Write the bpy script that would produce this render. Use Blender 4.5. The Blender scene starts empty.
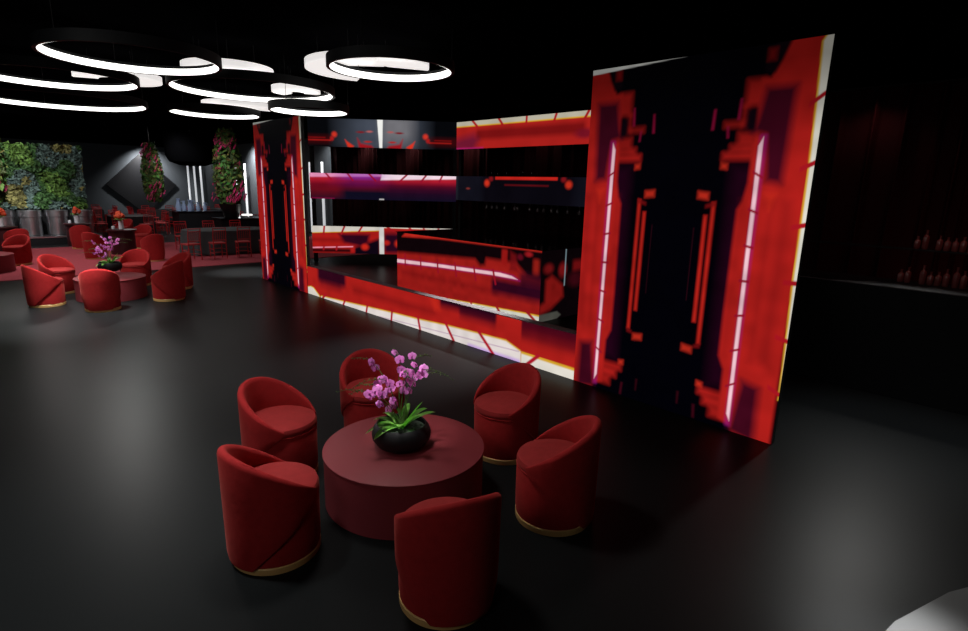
import bpy, bmesh, math, random
import numpy as np
from mathutils import Vector, Matrix
random.seed(7); rng = np.random.RandomState(5)
PI = math.pi
C = bpy.context.scene.collection
R = math.radians

# ------------------------------------------------------------------ camera of the photograph
CAM = Vector((4.0265, -5.4732, 2.36)); F = 558.8
AX = Vector((0.68910, 0.72422, 0.02544)); UP = Vector((-0.18106, 0.13807, 0.97373)); FW = Vector((-0.70168, 0.67560, -0.22628))
def at(x, y, Z):                                   # pixel -> point of the room at height Z
    v = FW + AX*((x-484)/F) + UP*((315.5-y)/F)
    return CAM + v*((Z-CAM.z)/v.z)
def atd(x, y, dist):                               # pixel -> point at a horizontal distance
    v = FW + AX*((x-484)/F) + UP*((315.5-y)/F)
    return CAM + v*(dist/math.hypot(v.x, v.y))
def W(x, y):                                       # camera-aligned ground coordinates -> room coordinates
    dx, dy = x-1.1499, y-6.6967
    return (dx*0.69359-dy*0.72037, dx*0.72037+dy*0.69359)
def facing(a, b): return math.atan2(b[1]-a[1], b[0]-a[0])

# ------------------------------------------------------------------ colours and materials
def lin(c): 
    c = c/255.0
    return c/12.92 if c <= 0.04045 else ((c+0.055)/1.055)**2.4
def srgb(r, g, b): return (lin(r), lin(g), lin(b), 1)
MATS = {}
def mat(name, col, rough=.6, metal=0., spec=.5, sheen=0., noise=0., nscale=20., bump=0., emit=None, estr=1., alpha=1., trans=0.):
    m = bpy.data.materials.new(name); m.use_nodes = True
    nt = m.node_tree; p = nt.nodes['Principled BSDF']
    p.inputs['Base Color'].default_value = col; p.inputs['Roughness'].default_value = rough
    p.inputs['Metallic'].default_value = metal; p.inputs['Specular IOR Level'].default_value = spec
    if sheen:
        p.inputs['Sheen Weight'].default_value = sheen; p.inputs['Sheen Tint'].default_value = (1, .25, .2, 1); p.inputs['Sheen Roughness'].default_value = .4
    if noise or bump:
        tc = nt.nodes.new('ShaderNodeTexCoord'); n = nt.nodes.new('ShaderNodeTexNoise'); n.inputs['Scale'].default_value = nscale; n.inputs['Detail'].default_value = 5
        nt.links.new(tc.outputs['Object'], n.inputs['Vector'])
        if noise:
            r = nt.nodes.new('ShaderNodeMix'); r.data_type = 'RGBA'
            r.inputs[6].default_value = tuple(min(1, c*(1-noise)) for c in col[:3])+(1,); r.inputs[7].default_value = tuple(min(1, c*(1+noise)) for c in col[:3])+(1,)
            nt.links.new(n.outputs['Fac'], r.inputs[0]); nt.links.new(r.outputs[2], p.inputs['Base Color'])
        if bump:
            b = nt.nodes.new('ShaderNodeBump'); b.inputs['Strength'].default_value = bump; b.inputs['Distance'].default_value = .01
            nt.links.new(n.outputs['Fac'], b.inputs['Height']); nt.links.new(b.outputs['Normal'], p.inputs['Normal'])
    if emit: p.inputs['Emission Color'].default_value = emit; p.inputs['Emission Strength'].default_value = estr
    if trans: p.inputs['Transmission Weight'].default_value = trans
    return m
def mat_attr(name, emission, rough=.5, estr=1.0, spec=.3):
    m = bpy.data.materials.new(name); m.use_nodes = True; nt = m.node_tree; p = nt.nodes['Principled BSDF']
    a = nt.nodes.new('ShaderNodeAttribute'); a.attribute_name = 'Col'
    p.inputs['Roughness'].default_value = rough; p.inputs['Specular IOR Level'].default_value = spec
    if emission:
        p.inputs['Base Color'].default_value = (.001, .001, .001, 1)
        nt.links.new(a.outputs['Color'], p.inputs['Emission Color']); p.inputs['Emission Strength'].default_value = estr
    else: nt.links.new(a.outputs['Color'], p.inputs['Base Color'])
    return m

M_floor = mat('polished_dark_floor', (.0085, .0090, .0092, 1), rough=.37, spec=.05, noise=.12, nscale=.9)
M_carpet = mat('red_carpet', srgb(158, 70, 78), rough=.95, spec=.05, noise=.2, nscale=9)
M_ceil = mat('black_ceiling', (.0015, .0015, .0018, 1), rough=.9, spec=.0)
M_wall = mat('dark_grey_wall', srgb(72, 76, 80), rough=.8, spec=.1, noise=.1, nscale=.6)
M_black = mat('matt_black', (.004, .004, .005, 1), rough=.5, spec=.25)
M_house = mat('grey_panel_housing', srgb(70, 74, 74), rough=.5)
M_gloss = mat('gloss_black', (.004, .003, .004, 1), rough=.08, spec=.6)
M_rim = mat('grey_metal_rim', srgb(104, 95, 98), rough=.5)
M_velvet = mat('red_velvet', srgb(152, 34, 35), rough=.85, spec=.1, sheen=.18, noise=.22, nscale=22, bump=.15)
M_seat = mat('red_velvet_seat', srgb(146, 42, 42), rough=.85, spec=.1, sheen=.2, noise=.25, nscale=16, bump=.15)
M_gold = mat('brushed_gold', srgb(208, 166, 104), rough=.45, metal=.1)
M_table = mat('plum_lacquer', srgb(128, 48, 54), rough=.55, spec=.25, noise=.04, nscale=3)
M_bowl = mat('black_ceramic', (.006, .006, .007, 1), rough=.6, spec=.3)
M_soil = mat('grey_pebbles', srgb(70, 80, 70), rough=.9, noise=.6, nscale=60, bump=.6)
M_leaf = mat('orchid_leaf', srgb(135, 200, 88), rough=.45, noise=.25, nscale=12)
M_stem = mat('orchid_stem', srgb(66, 95, 38), rough=.6)
M_bud = mat('orchid_bud', srgb(90, 120, 60), rough=.6)
M_petal = mat('pink_petal', srgb(255, 150, 232), rough=.6, noise=.18, nscale=30)
M_lip = mat('purple_petal_lip', srgb(150, 40, 120), rough=.6)
M_led = mat('ring_led_strip', (.8, .8, .8, 1), emit=(1, .97, .93, 1), estr=2.6)
M_diff = mat('ring_diffuser', (.7, .7, .7, 1), emit=(1, .96, .93, 1), estr=.86)
M_diff2 = mat('ring_diffuser_side', (.7, .7, .7, 1), emit=(1, .96, .94, 1), estr=.72)
M_band = mat('ring_dark_band', srgb(24, 26, 27), rough=.6, spec=.2)
M_tube = mat('tube_lamp', (.8, .8, .8, 1), emit=(.86, .9, .95, 1), estr=.5)
M_curtain = mat('dark_red_curtain', srgb(40, 13, 15), rough=.7, spec=.05)
M_chrome = mat('chrome', (.6, .61, .63, 1), rough=.3, metal=1)
M_redwood = mat('red_lacquered_frame', srgb(165, 22, 28), rough=.4, spec=.4)
M_redpad = mat('red_seat_pad', srgb(150, 30, 35), rough=.8, sheen=.3)
M_cloth = mat('charcoal_tablecloth', srgb(58, 62, 64), rough=.85, noise=.1, nscale=5)
M_orange = mat('orange_petals', srgb(205, 72, 38), rough=.7, noise=.35, nscale=40)
M_white = mat('white_ceramic', srgb(215, 215, 220), rough=.3)
M_candle = mat('lit_candle_glass', (.8, .8, .8, 1), emit=(1, .93, .85, 1), estr=.9)
M_blueglass = mat('pale_blue_glass', srgb(150, 168, 200), rough=.12, spec=.8, trans=.35)
M_bottle = mat('dark_bottle_glass', srgb(46, 26, 24), rough=.12, spec=.8)
M_glass = mat('smoked_stemware', srgb(110, 100, 100), rough=.12, spec=.8)
M_pot = mat('black_pot', (.006, .006, .007, 1), rough=.4)
M_magenta = mat('magenta_blossom', srgb(214, 52, 118), rough=.7, noise=.4, nscale=25)
M_plat = mat('pale_platform', (.13, .132, .132, 1), rough=.5, spec=.1)
M_screen = mat_attr('led_screen', True, rough=.6, estr=1.0, spec=.03)
M_foliage = mat_attr('mixed_foliage', False, rough=.6, spec=.2)
M_lamp = mat('lit_white_lamp', (.8, .8, .8, 1), emit=(1, .98, .94, 1), estr=1.1)

# ------------------------------------------------------------------ mesh helpers
def finish(name, bm, m, parent=None, smooth=False, loc=None, mats=None):
    me = bpy.data.meshes.new(name); bm.normal_update(); bm.to_mesh(me); bm.free()
    for mm in (mats or [m]): me.materials.append(mm)
    if smooth: 
        me.polygons.foreach_set('use_smooth', [True]*len(me.polygons))
        try: me.set_sharp_from_angle(angle=R(42))
        except Exception: pass
    o = bpy.data.objects.new(name, me); C.objects.link(o)
    if parent: o.parent = parent
    if loc: o.location = loc
    return o
def tag(o, label=None, cat=None, group=None, kind=None):
    if label: o['label'] = label
    if cat: o['category'] = cat
    if group: o['group'] = group
    if kind: o['kind'] = kind
    return o
def thing(name, label, cat, loc=(0, 0, 0), rotz=0, group=None):
    o = bpy.data.objects.new(name, None); C.objects.link(o); o.empty_display_size = .2
    o.location = loc; o.rotation_euler = (0, 0, rotz); return tag(o, label, cat, group)
def dup(root, loc, rotz, label=None, group=None):
    def cp(o, par):
        c = o.copy(); C.objects.link(c)
        if par: c.parent = par
        for ch in list(o.children): cp(ch, c)
        return c
    r = cp(root, None); r.location = loc; r.rotation_euler = (0, 0, rotz)
    if label: r['label'] = label
    if group: r['group'] = group
    return r
def box(bm, x0, x1, y0, y1, z0, z1, bevel=0.):
    vs = [bm.verts.new((x, y, z)) for z in (z0, z1) for y in (y0, y1) for x in (x0, x1)]
    fs = [bm.faces.new([vs[i] for i in q]) for q in ((0, 2, 3, 1), (4, 5, 7, 6), (0, 1, 5, 4), (2, 6, 7, 3), (0, 4, 6, 2), (1, 3, 7, 5))]
    if bevel:
        es = list({e for f in fs for e in f.edges})
        bmesh.ops.bevel(bm, geom=es, offset=bevel, segments=2, affect='EDGES', profile=.6)
    return vs
def lathe(bm, prof, n=48, cap=True, c=(0, 0, 0)):
    rings = []
    for r, z in prof:
        rings.append([bm.verts.new((c[0]+r*math.cos(2*PI*i/n), c[1]+r*math.sin(2*PI*i/n), c[2]+z)) for i in range(n)] if r > 1e-5 else [bm.verts.new((c[0], c[1], c[2]+z))])
    for a, b in zip(rings, rings[1:]):
        for i in range(n):
            j = (i+1) % n
            if len(a) == 1: bm.faces.new((a[0], b[j], b[i]))
            elif len(b) == 1: bm.faces.new((a[i], a[j], b[0]))
            else: bm.faces.new((a[i], a[j], b[j], b[i]))
    if cap:
        if len(rings[0]) > 1: bm.faces.new(rings[0][::-1])
        if len(rings[-1]) > 1: bm.faces.new(rings[-1])
def tube(bm, pts, r0, r1=None, n=8):
    r1 = r0 if r1 is None else r1; pts = [Vector(p) for p in pts]; rings = []
    for i, p in enumerate(pts):
        t = (pts[min(i+1, len(pts)-1)]-pts[max(i-1, 0)]).normalized()
        u = t.cross(Vector((0, 0, 1)) if abs(t.z) < .95 else Vector((1, 0, 0))).normalized(); v = t.cross(u)
        r = r0+(r1-r0)*i/max(1, len(pts)-1)
        rings.append([bm.verts.new(p+u*r*math.cos(2*PI*k/n)+v*r*math.sin(2*PI*k/n)) for k in range(n)])
    for a, b in zip(rings, rings[1:]):
        for k in range(n): bm.faces.new((a[k], a[(k+1) % n], b[(k+1) % n], b[k]))
    bm.faces.new(rings[0]); bm.faces.new(rings[-1][::-1])
    bmesh.ops.recalc_face_normals(bm, faces=bm.faces)
def ball(bm, c, r, sub=1):
    bmesh.ops.create_icosphere(bm, subdivisions=sub, radius=r, matrix=Matrix.Translation(c))
def sbox(name, x0, x1, y0, y1, z0, z1, m, parent=None, bevel=0., smooth=False):
    bm = bmesh.new(); box(bm, x0, x1, y0, y1, z0, z1, bevel); return finish(name, bm, m, parent, smooth)

# ------------------------------------------------------------------ the setting
tag(sbox('floor', -40, 12, -9, 9, -.1, 0, M_floor), kind='structure')
tag(sbox('ceiling', -40, 12, -9, 9, 4.3, 4.4, M_ceil), kind='structure')
tag(sbox('wall_back', -39, 12, 7.3, 7.5, 0, 4.3, M_wall), kind='structure')
tag(sbox('wall_left', -39.2, -39, -9, 7.5, 0, 4.3, M_wall), kind='structure')
tag(sbox('red_carpet', -19.1, -12.3, -8.8, 6.0, 0, .012, M_carpet), 'long red carpet runner lying under the far lounge tables and dining chairs', 'carpet')

# ------------------------------------------------------------------ LED pictures: shapes laid on a grid of points
class Pic:
    def __init__(s, w, h, px, u0=0., v0=0.):
        s.nu, s.nv = int(w/px)+1, int(h/px)+1; s.w, s.h = w, h
        u = np.linspace(u0, u0+w, s.nu); v = np.linspace(v0, v0+h, s.nv); s.U, s.V = np.meshgrid(u, v)
        s.c = np.zeros(s.U.shape+(3,)); s.px = px
    def put(s, a, col): 
        col = np.array([lin(k) for k in col]); a = np.clip(a, 0, 1)[..., None]; s.c = s.c*(1-a)+col*a
    def rect(s, a, b, c, d, col, soft=.01, op=1., su=None):
        su = soft if su is None else su
        f = lambda t, k: np.clip(t/k+.5, 0, 1)
        s.put(f(s.U-a, su)*f(b-s.U, su)*f(s.V-c, soft)*f(d-s.V, soft)*op, col)
    def poly(s, pts, col, soft=.01, op=1., mirror=None):
        U = s.U if mirror is None else np.minimum(s.U, 2*mirror-s.U)
        p = np.array(pts, float); n = len(p); d = np.full(U.shape, 1e9); ins = np.zeros(U.shape, bool)
        for i in range(n):
            a, b = p[i], p[(i+1) % n]; e = b-a
            t = np.clip(((U-a[0])*e[0]+(s.V-a[1])*e[1])/max(e@e, 1e-12), 0, 1)
            d = np.minimum(d, np.hypot(U-a[0]-t*e[0], s.V-a[1]-t*e[1]))
            cr = ((a[1] > s.V) != (b[1] > s.V)); 
            if a[1] != b[1]: ins ^= cr & (U < (b[0]-a[0])*(s.V-a[1])/(b[1]-a[1])+a[0])
        s.put(np.clip(np.where(ins, d, -d)/soft+.5, 0, 1)*op, col)
    def seg(s, a, b, wd, col, soft=.008, op=1.):
        a, b = np.array(a, float), np.array(b, float); e = b-a
        t = np.clip(((s.U-a[0])*e[0]+(s.V-a[1])*e[1])/max(e@e, 1e-12), 0, 1)
        s.put(np.clip((wd/2-np.hypot(s.U-a[0]-t*e[0], s.V-a[1]-t*e[1]))/soft+.5, 0, 1)*op, col)
    def blob(s, u, v, a, b, col, op=1.):
        s.put(np.clip(1.6*np.exp(-((s.U-u)/a)**2-((s.V-v)/b)**2)-.25, 0, 1)*op, col)
    def noise(s, cell, amt):
        gu, gv = int(s.w/cell)+3, int(s.h/cell)+3; g = rng.rand(gv, gu)
        x = (s.U-s.U.min())/cell; y = (s.V-s.V.min())/cell; i = x.astype(int); j = y.astype(int); fx = x-i; fy = y-j
        fx = fx*fx*(3-2*fx); fy = fy*fy*(3-2*fy)
        n = g[j, i]*(1-fx)*(1-fy)+g[j, i+1]*fx*(1-fy)+g[j+1, i]*(1-fx)*fy+g[j+1, i+1]*fx*fy
        s.c *= (1+amt*(n-.5)*2)[..., None]
def screen(name, pic, origin, udir, parent, label=None):
    o = np.array(origin, float); ud = np.array(udir, float)
    uu = (pic.U-pic.U.min()).ravel(); vv = (pic.V-pic.V.min()).ravel()
    co = o[None]+uu[:, None]*ud[None]+vv[:, None]*np.array([[0, 0, 1.]])
    nu, nv = pic.nu, pic.nv; idx = np.arange(nu*nv).reshape(nv, nu)
    q = np.stack([idx[:-1, :-1], idx[:-1, 1:], idx[1:, 1:], idx[1:, :-1]], -1).reshape(-1, 4)
    me = bpy.data.meshes.new(name); me.vertices.add(len(co)); me.vertices.foreach_set('co', co.ravel().astype(np.float32))
    me.loops.add(q.size); me.loops.foreach_set('vertex_index', q.ravel().astype(np.int32))
    me.polygons.add(len(q)); me.polygons.foreach_set('loop_start', np.arange(0, q.size, 4, dtype=np.int32)); me.polygons.foreach_set('loop_total', np.full(len(q), 4, np.int32))
    me.update(calc_edges=True); me.validate()
    at_ = me.color_attributes.new('Col', 'FLOAT_COLOR', 'POINT')
    at_.data.foreach_set('color', np.concatenate([np.clip(pic.c, 0, 4).reshape(-1, 3), np.ones((nu*nv, 1))], 1).ravel().astype(np.float32))
    me.materials.append(M_screen); ob = bpy.data.objects.new(name, me); C.objects.link(ob); ob.parent = parent
    if label: ob['label'] = label
    return ob
RED = (166, 28, 24); RED2 = (196, 40, 26); DRED = (112, 14, 16); PURP = (44, 5, 24); NAVY = (1, 1, 5); WHT = (212, 206, 200); PINK = (232, 190, 200); YEL = (206, 160, 44); MAG = (150, 16, 60)

# tall portrait picture of a red tunnel, shown on both tall panels
def portrait():
    P = Pic(2.382, 3.639, .0092); c = 1.13
    P.rect(-1, 3, -1, 4, NAVY)
    P.poly([(.3, .42), (.58, .42), (.58, 2.6), (.3, 2.6)], (34, 3, 22), .16, .8, mirror=c)
    P.poly([(-.1, 3.66), (.19, 3.66), (.25, 3.5), (.33, 3.36), (.41, 3.36), (.42, 2.45), (.45, 2.28), (.49, 2.2), (.495, 1.2), (.49, .75), (.43, .62), (.42, .10), (.3, .05), (.25, -.05), (-.1, -.05)], RED, .04, mirror=c)
    for m0, m1, v0, v1, op in ((.38, .53, 3.13, 3.36, .85), (.5, .54, 2.96, 3.14, .7), (.5, .70, 2.955, 3.0, .7), (.40, .56, 2.78, 2.9, .75), (.40, .62, 2.72, 2.79, .8), (.40, .685, 2.66, 2.72, .95), (.40, .66, .30, .365, .9), (.40, .60, .2, .30, .85), (.38, .52, .09, .2, .8)):
        P.poly([(m0, v0), (m1, v0), (m1, v1), (m0, v1)], RED, .075, op, mirror=c)
    for a, b, op in ((.0, .1, .35), (.16, .21, .35), (.41, .47, .2)): P.poly([(a, .75), (b, .75), (b, 2.3), (a, 2.3)], DRED, .08, op, mirror=c)
    P.poly([(.2, 3.66), (.3, 3.66), (.4, 3.44), (.36, 3.4), (.3, 3.4)], (18, 5, 14), .04, .9, mirror=c)
    P.poly([(.31, 3.6), (.38, 3.6), (.38, 3.5), (.31, 3.5)], (120, 14, 16), .05, .9, mirror=c)
    P.poly([(.10, 3.28), (.36, 3.28), (.41, 3.0), (.44, 2.9), (.32, 2.87), (.27, 2.46), (.12, 2.44)], PURP, .09, .95, mirror=c)
    P.poly([(.42, 3.10), (.50, 3.10), (.51, 2.93), (.42, 2.92)], (16, 4, 14), .05, .95, mirror=c)
    P.poly([(.06, .52), (.24, .56), (.31, .0), (.05, -.05)], PURP, .10, .95, mirror=c)
    P.poly([(.15, 2.36), (.26, 2.36), (.2, 2.2)], RED2, .06, .6, mirror=c)
    P.poly([(.56, 3.2), (.575, 3.2), (.585, 3.02), (.565, 3.02)], MAG, .03, .8, mirror=c)
    P.poly([(.80, 3.12), (.815, 3.12), (.825, 2.94), (.805, 2.94)], MAG, .03, .8, mirror=c)
    P.poly([(.66, 2.96), (.675, 2.96), (.665, 2.86), (.65, 2.86)], MAG, .03, .7, mirror=c)
    P.poly([(.87, .25), (.885, .25), (.88, .12), (.87, .12)], (60, 8, 20), .03, .7, mirror=c)
    P.poly([(.68, .16), (.70, .16), (.69, .02), (.67, .02)], (70, 8, 24), .03, .7, mirror=c)
    for m0, v0, v1 in ((.715, .82, 2.26), (.785, 1.04, 2.13)):
        P.poly([(m0-.018, v0), (m0+.018, v0), (m0+.022, v1), (m0-.012, v1)], (176, 32, 24), .03, .95, mirror=c)
    P.poly([(.70, 2.27), (.80, 2.23), (.80, 2.2), (.7, 2.22)], DRED, .03, .8, mirror=c)
    P.poly([(.69, .83), (.76, .8), (.76, .77), (.7, .78)], DRED, .03, .8, mirror=c)
    for m0, v0, a, b in ((.835, 2.32, .055, .04), (.835, .745, .055, .04), (.66, 2.6, .03, .03), (.655, .40, .03, .03)):
        P.poly([(m0-a, v0-b), (m0+a, v0-b*.7), (m0+a, v0+b), (m0-a, v0+b*.7)], (180, 40, 26), .045, .95, mirror=c)
    P.poly([(.89, 1.25), (.897, 1.25), (.90, 2.0), (.892, 2.0)], (48, 8, 20), .012, .7, mirror=c)
    # dashed light strips
    P.poly([(.305, .06), (.33, .06), (.345, 2.86), (.315, 2.86)], (150, 24, 130), .07, .75, mirror=c)
    P.poly([(.305, .09), (.35, .16), (.378, 2.78), (.335, 2.86)], (150, 18, 40), .012, .9, mirror=c)
    P.poly([(.303, .10), (.338, .17), (.366, 2.78), (.328, 2.86)], PINK, .012, 1, mirror=c)
    for v0 in (.48, .84, 1.19, 1.53, 1.86, 2.19, 2.52):
        k = (v0-1.5)*.028
        P.poly([(.29, v0-.012-k), (.385, v0-.012+k), (.385, v0+.012+k), (.29, v0+.012-k)], (142, 16, 40), .01, 1, mirror=c)
    # white edges
    P.poly([(-.02, 3.585), (.5, 3.612), (1.16, 3.645), (-.02, 3.66)], (232, 232, 226), .008)
    edge = [(2.295, 3.60), (2.315, 3.14), (2.332, 2.56), (2.342, 1.6), (2.362, 1.0), (2.374, .45)]
    P.poly(edge+[(2.40, .45), (2.40, 3.66), (2.33, 3.66)], YEL, .008)
    P.poly([(a+.016, b) for a, b in edge]+[(2.40, .45), (2.40, 3.66), (2.345, 3.66)], (214, 210, 198), .012)
    for v0 in (3.15, 2.60, 2.08, 1.57, 1.04, .53):
        k = (v0-1.5)*.03
        P.poly([(2.27, v0-.022-k), (2.40, v0-.022+k), (2.40, v0+.022+k), (2.27, v0+.022-k)], (160, 20, 30), .01)
    P.noise(.12, .14); P.noise(.45, .14)
    P.c *= (1-.74*np.clip((P.V-2.35)/1.15, 0, 1)**1.2)[..., None]
    return P
def tall_panel(x0, x1, label):
    t = thing('led_panel', label, 'screen', ((x0+x1)/2, 0, 0), 0, 'tall led panels of the pavilion')
    w = x1-x0
    sbox('housing', -w/2, w/2, .004, .075, 0, 3.639, M_house, t)
    return t
pic_p = portrait()
tr = tall_panel(0, 2.382, 'tall led panel with red tunnel picture, larger one on the right of the bar')
s1 = screen('screen', pic_p, (-1.191, 0, 0), (1, 0, 0), tr)
tl = tall_panel(-9.53, -7.148, 'tall led panel with red tunnel picture, far narrow one under the ring lamps')
s2 = s1.copy(); C.objects.link(s2); s2.parent = tl

# low front band
def front_band():
    P = Pic(7.148, .6, .012, -7.148, 0)
    P.rect(-9, 1, -1, 2, RED, .01)
    P.rect(-5.3, -2.75, .30, .42, DRED, .12, .55)
    P.rect(-6.67, -5.56, .36, .7, PURP, .14, 1, su=.12); P.rect(-6.63, -5.7, .27, .5, PURP, .2, .6)
    P.rect(-2.66, -1.41, .5, .8, PURP, .14, 1, su=.06); P.rect(-2.2, -1.41, .42, .7, PURP, .16, .8, su=.06)
    P.rect(-.915, .2, .42, .8, PURP, .2, 1, su=.03); P.rect(-.915, .2, .34, .6, (90, 8, 20), .15, .6, su=.03)
    P.poly([(-2.95, .62), (-2.75, .62), (-2.65, .42), (-2.8, .4)], RED2, .1, .6)
    top = [(-6.58, .045), (-5.6, .085), (-4.79, .125), (-3.99, .16), (-3.24, .185), (-2.51, .225), (-1.75, .25), (-1.2, .265), (-.915, .175), (-.91, -.02)]
    P.poly([(-6.6, -.05)]+top, YEL, .012)
    P.poly([(-6.6, -.05)]+[(a, b-.022) for a, b in top], (222, 212, 208), .02)
    P.seg((-4.4, .0), (-.95, .15), .012, (150, 100, 150), .014, .75)
    P.rect(-2, -.92, -.05, .035, (180, 130, 220), .05, .7)
    P.poly([(-.905, .165), (-.02, .155), (.1, .15), (.1, -.1), (-.905, -.1)], YEL, .012)
    P.poly([(-.9, .13), (.1, .115), (.1, -.1), (-.9, -.1)], (222, 216, 205), .02)
    P.poly([(-7.2, .15), (-7.0, .185), (-6.88, .17), (-6.62, .03), (-6.55, -.1), (-7.2, -.1)], YEL, .012)
    P.poly([(-7.2, .13), (-7.02, .165), (-6.9, .15), (-6.66, .02), (-6.6, -.1), (-7.2, -.1)], (214, 208, 196), .015)
    for (a, b), (c, d) in (((-6.38, .09), (-6.54, -.03)), ((-5.6, .10), (-5.69, -.03)), ((-4.79, .14), (-4.84, -.03)), ((-3.99, .17), (-4.02, -.03)), ((-3.24, .2), (-3.17, -.03)),
                           ((-2.52, .24), (-2.3, -.03)), ((-1.76, .26), (-1.42, -.03)), ((-.60, .17), (-.83, -.03))):
        P.seg((a, b), (c, d), .055, (166, 18, 38), .02)
    P.noise(.15, .1); return P
t = thing('led_low_wall', 'low red led wall band running between the two tall panels', 'screen', (-3.574, 0, 0))
sbox('housing', -3.574, 3.574, .005, .13, 0, .592, M_black, t)
screen('screen', front_band(), (-3.574, 0, 0), (1, 0, 0), t)
sbox('cap_rail', -3.574, 3.574, -.004, .13, .592, .604, M_rim, t)

# island bar counter
def counter_front():
    P = Pic(4.35, 1.28, .012, -6.64, 0)
    P.rect(-9, 0, -1, 2, (150, 26, 22))
    P.rect(-6.5, -3.3, .32, .46, DRED, .16, .6); P.rect(-7, -2, .05, .2, DRED, .2, .35)
    P.poly([(-6.7, .82), (-6.5, .83), (-5.1, .90), (-4.0, .95), (-3.85, .84), (-3.72, .86), (-3.68, 1.0), (-2.9, 1.0), (-2.62, .8), (-2.2, .75), (-2.2, 1.4), (-6.7, 1.4)], (12, 3, 6), .1)
    P.poly([(-6.45, 1.19), (-6.3, 1.3), (-2.2, 1.3), (-2.2, 1.26), (-5.1, 1.25), (-6.0, 1.21)], (190, 40, 30), .05, .9)
    P.rect(-3.27, -3.12, .92, 1.22, (150, 22, 20), .06, .9); P.poly([(-3.05, .85), (-2.85, .85), (-2.9, 1.15), (-3.05, 1.2)], (110, 14, 18), .08, .8)
    P.rect(-2.48, -2.34, .82, 1.12, (150, 30, 22), .08, .8); P.blob(-2.6, 1.19, .1, .05, (150, 24, 30), .9); P.blob(-2.8, 1.12, .08, .06, (90, 10, 26), .9)
    P.rect(-3.52, -2.2, .36, .66, PURP, .18, 1, su=.1); P.rect(-2.8, -2.2, .55, .85, (40, 6, 26), .14, .8)
    P.poly([(-6.7, .56), (-5.08, .64), (-3.5, .69), (-2.78, .68), (-2.95, .76), (-3.3, .785), (-5.08, .73), (-6.7, .67)], (150, 20, 110), .05, .8)
    P.poly([(-6.7, .58), (-5.08, .655), (-3.5, .70), (-2.84, .70), (-3.0, .75), (-3.3, .77), (-5.08, .72), (-6.7, .66)], (226, 186, 192), .014)
    for a in (-6.32, -5.74, -5.15, -4.57, -3.99, -3.44): P.seg((a-.03-(a+5)*.012, .80), (a+.01+(a+5)*.012, .54), .05, (142, 16, 34), .016)
    P.poly([(-5.5, -.03), (-5.07, .02), (-3.83, .075), (-2.7, .12), (-2.2, .135), (-2.2, -.1), (-5.5, -.1)], YEL, .014)
    P.poly([(-5.5, -.05), (-5.07, .005), (-3.83, .055), (-2.7, .095), (-2.2, .105), (-2.2, -.1), (-5.5, -.1)], (200, 200, 188), .014)
    for a, b in (((-4.85, .06), (-4.83, -.05)), ((-4.1, .08), (-4.05, -.05)), ((-3.36, .1), (-3.22, -.05)), ((-2.58, .14), (-2.3, -.04))): P.seg(a, b, .055, (150, 20, 30), .015)
    P.noise(.12, .12); return P
def counter_end():  # reflections on the counter end, painted as a dim glowing picture
    P = Pic(2.62, 1.28, .014)
    P.rect(-1, 4, -1, 2, (8, 3, 5))
    P.poly([(.14, .75), (.3, .82), (.62, .62), (.66, .4), (.3, .2), (.0, .13), (.0, .3), (.14, .35)], (120, 18, 16), .1, .9)
    P.blob(.2, .95, .14, .1, (96, 14, 16)); P.blob(.6, .9, .12, .14, (110, 16, 18)); P.rect(.9, 1.2, .85, 1.05, (100, 12, 14), .1, .9); P.blob(1.0, .7, .25, .15, (50, 6, 14), .9)
    P.poly([(0, .13), (.5, .14), (.62, .06), (.5, 0), (0, -.05)], (66, 66, 60), .03)
    P.rect(.66, .685, .6, 1.29, (120, 140, 148), .02); P.noise(.12, .15); return P
t = thing('bar_counter', 'island bar counter with red led front and glossy black top inside the pavilion', 'bar counter', (-4.465, 1.97, 0))
X = -4.465
sbox('body', -6.64-X, -2.296-X, .006, 2.62, 0, 1.28, M_black, t)
screen('front_screen', counter_front(), (-6.64-X, 0, 0), (1, 0, 0), t, 'red led front face of the counter')
screen('end_reflections', counter_end(), (-2.29-X, .0, 0), (0, 1, 0), t, 'end face of the counter with its reflections painted as a dim glow')
sbox('countertop', -6.66-X, -2.27-X, -.02, 2.64, 1.28, 1.292, M_gloss, t)

# back wall and side wall of led bands
def back_top():
    P = Pic(5.6, .74, .016, -8.73, 3.36); P.rect(-9, 0, 0, 5, (164, 30, 26))
    P.rect(-7.9, -4.2, 3.6, 3.86, DRED, .14, .9); P.poly([(-8.8, 3.62), (-8.0, 3.75), (-7.8, 3.6), (-8.0, 3.3), (-8.8, 3.3)], (90, 20, 50), .25, .8); P.blob(-4.2, 3.6, .3, .12, (110, 16, 34), .9)
    P.rect(-8.8, -7.6, 3.3, 3.39, (180, 30, 110), .05, .8)
    P.rect(-9, 0, 3.955, 4.2, YEL, .02); P.rect(-9, 0, 3.985, 4.2, (178, 172, 154), .02)
    for a, b in ((-8.08, -7.86), (-7.05, -6.88), (-6.03, -6.04), (-5.06, -5.13), (-4.1, -4.22)): P.seg((a, 4.12), (b, 3.94), .07, (160, 22, 26), .02)
    P.noise(.3, .08); return P
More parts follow.
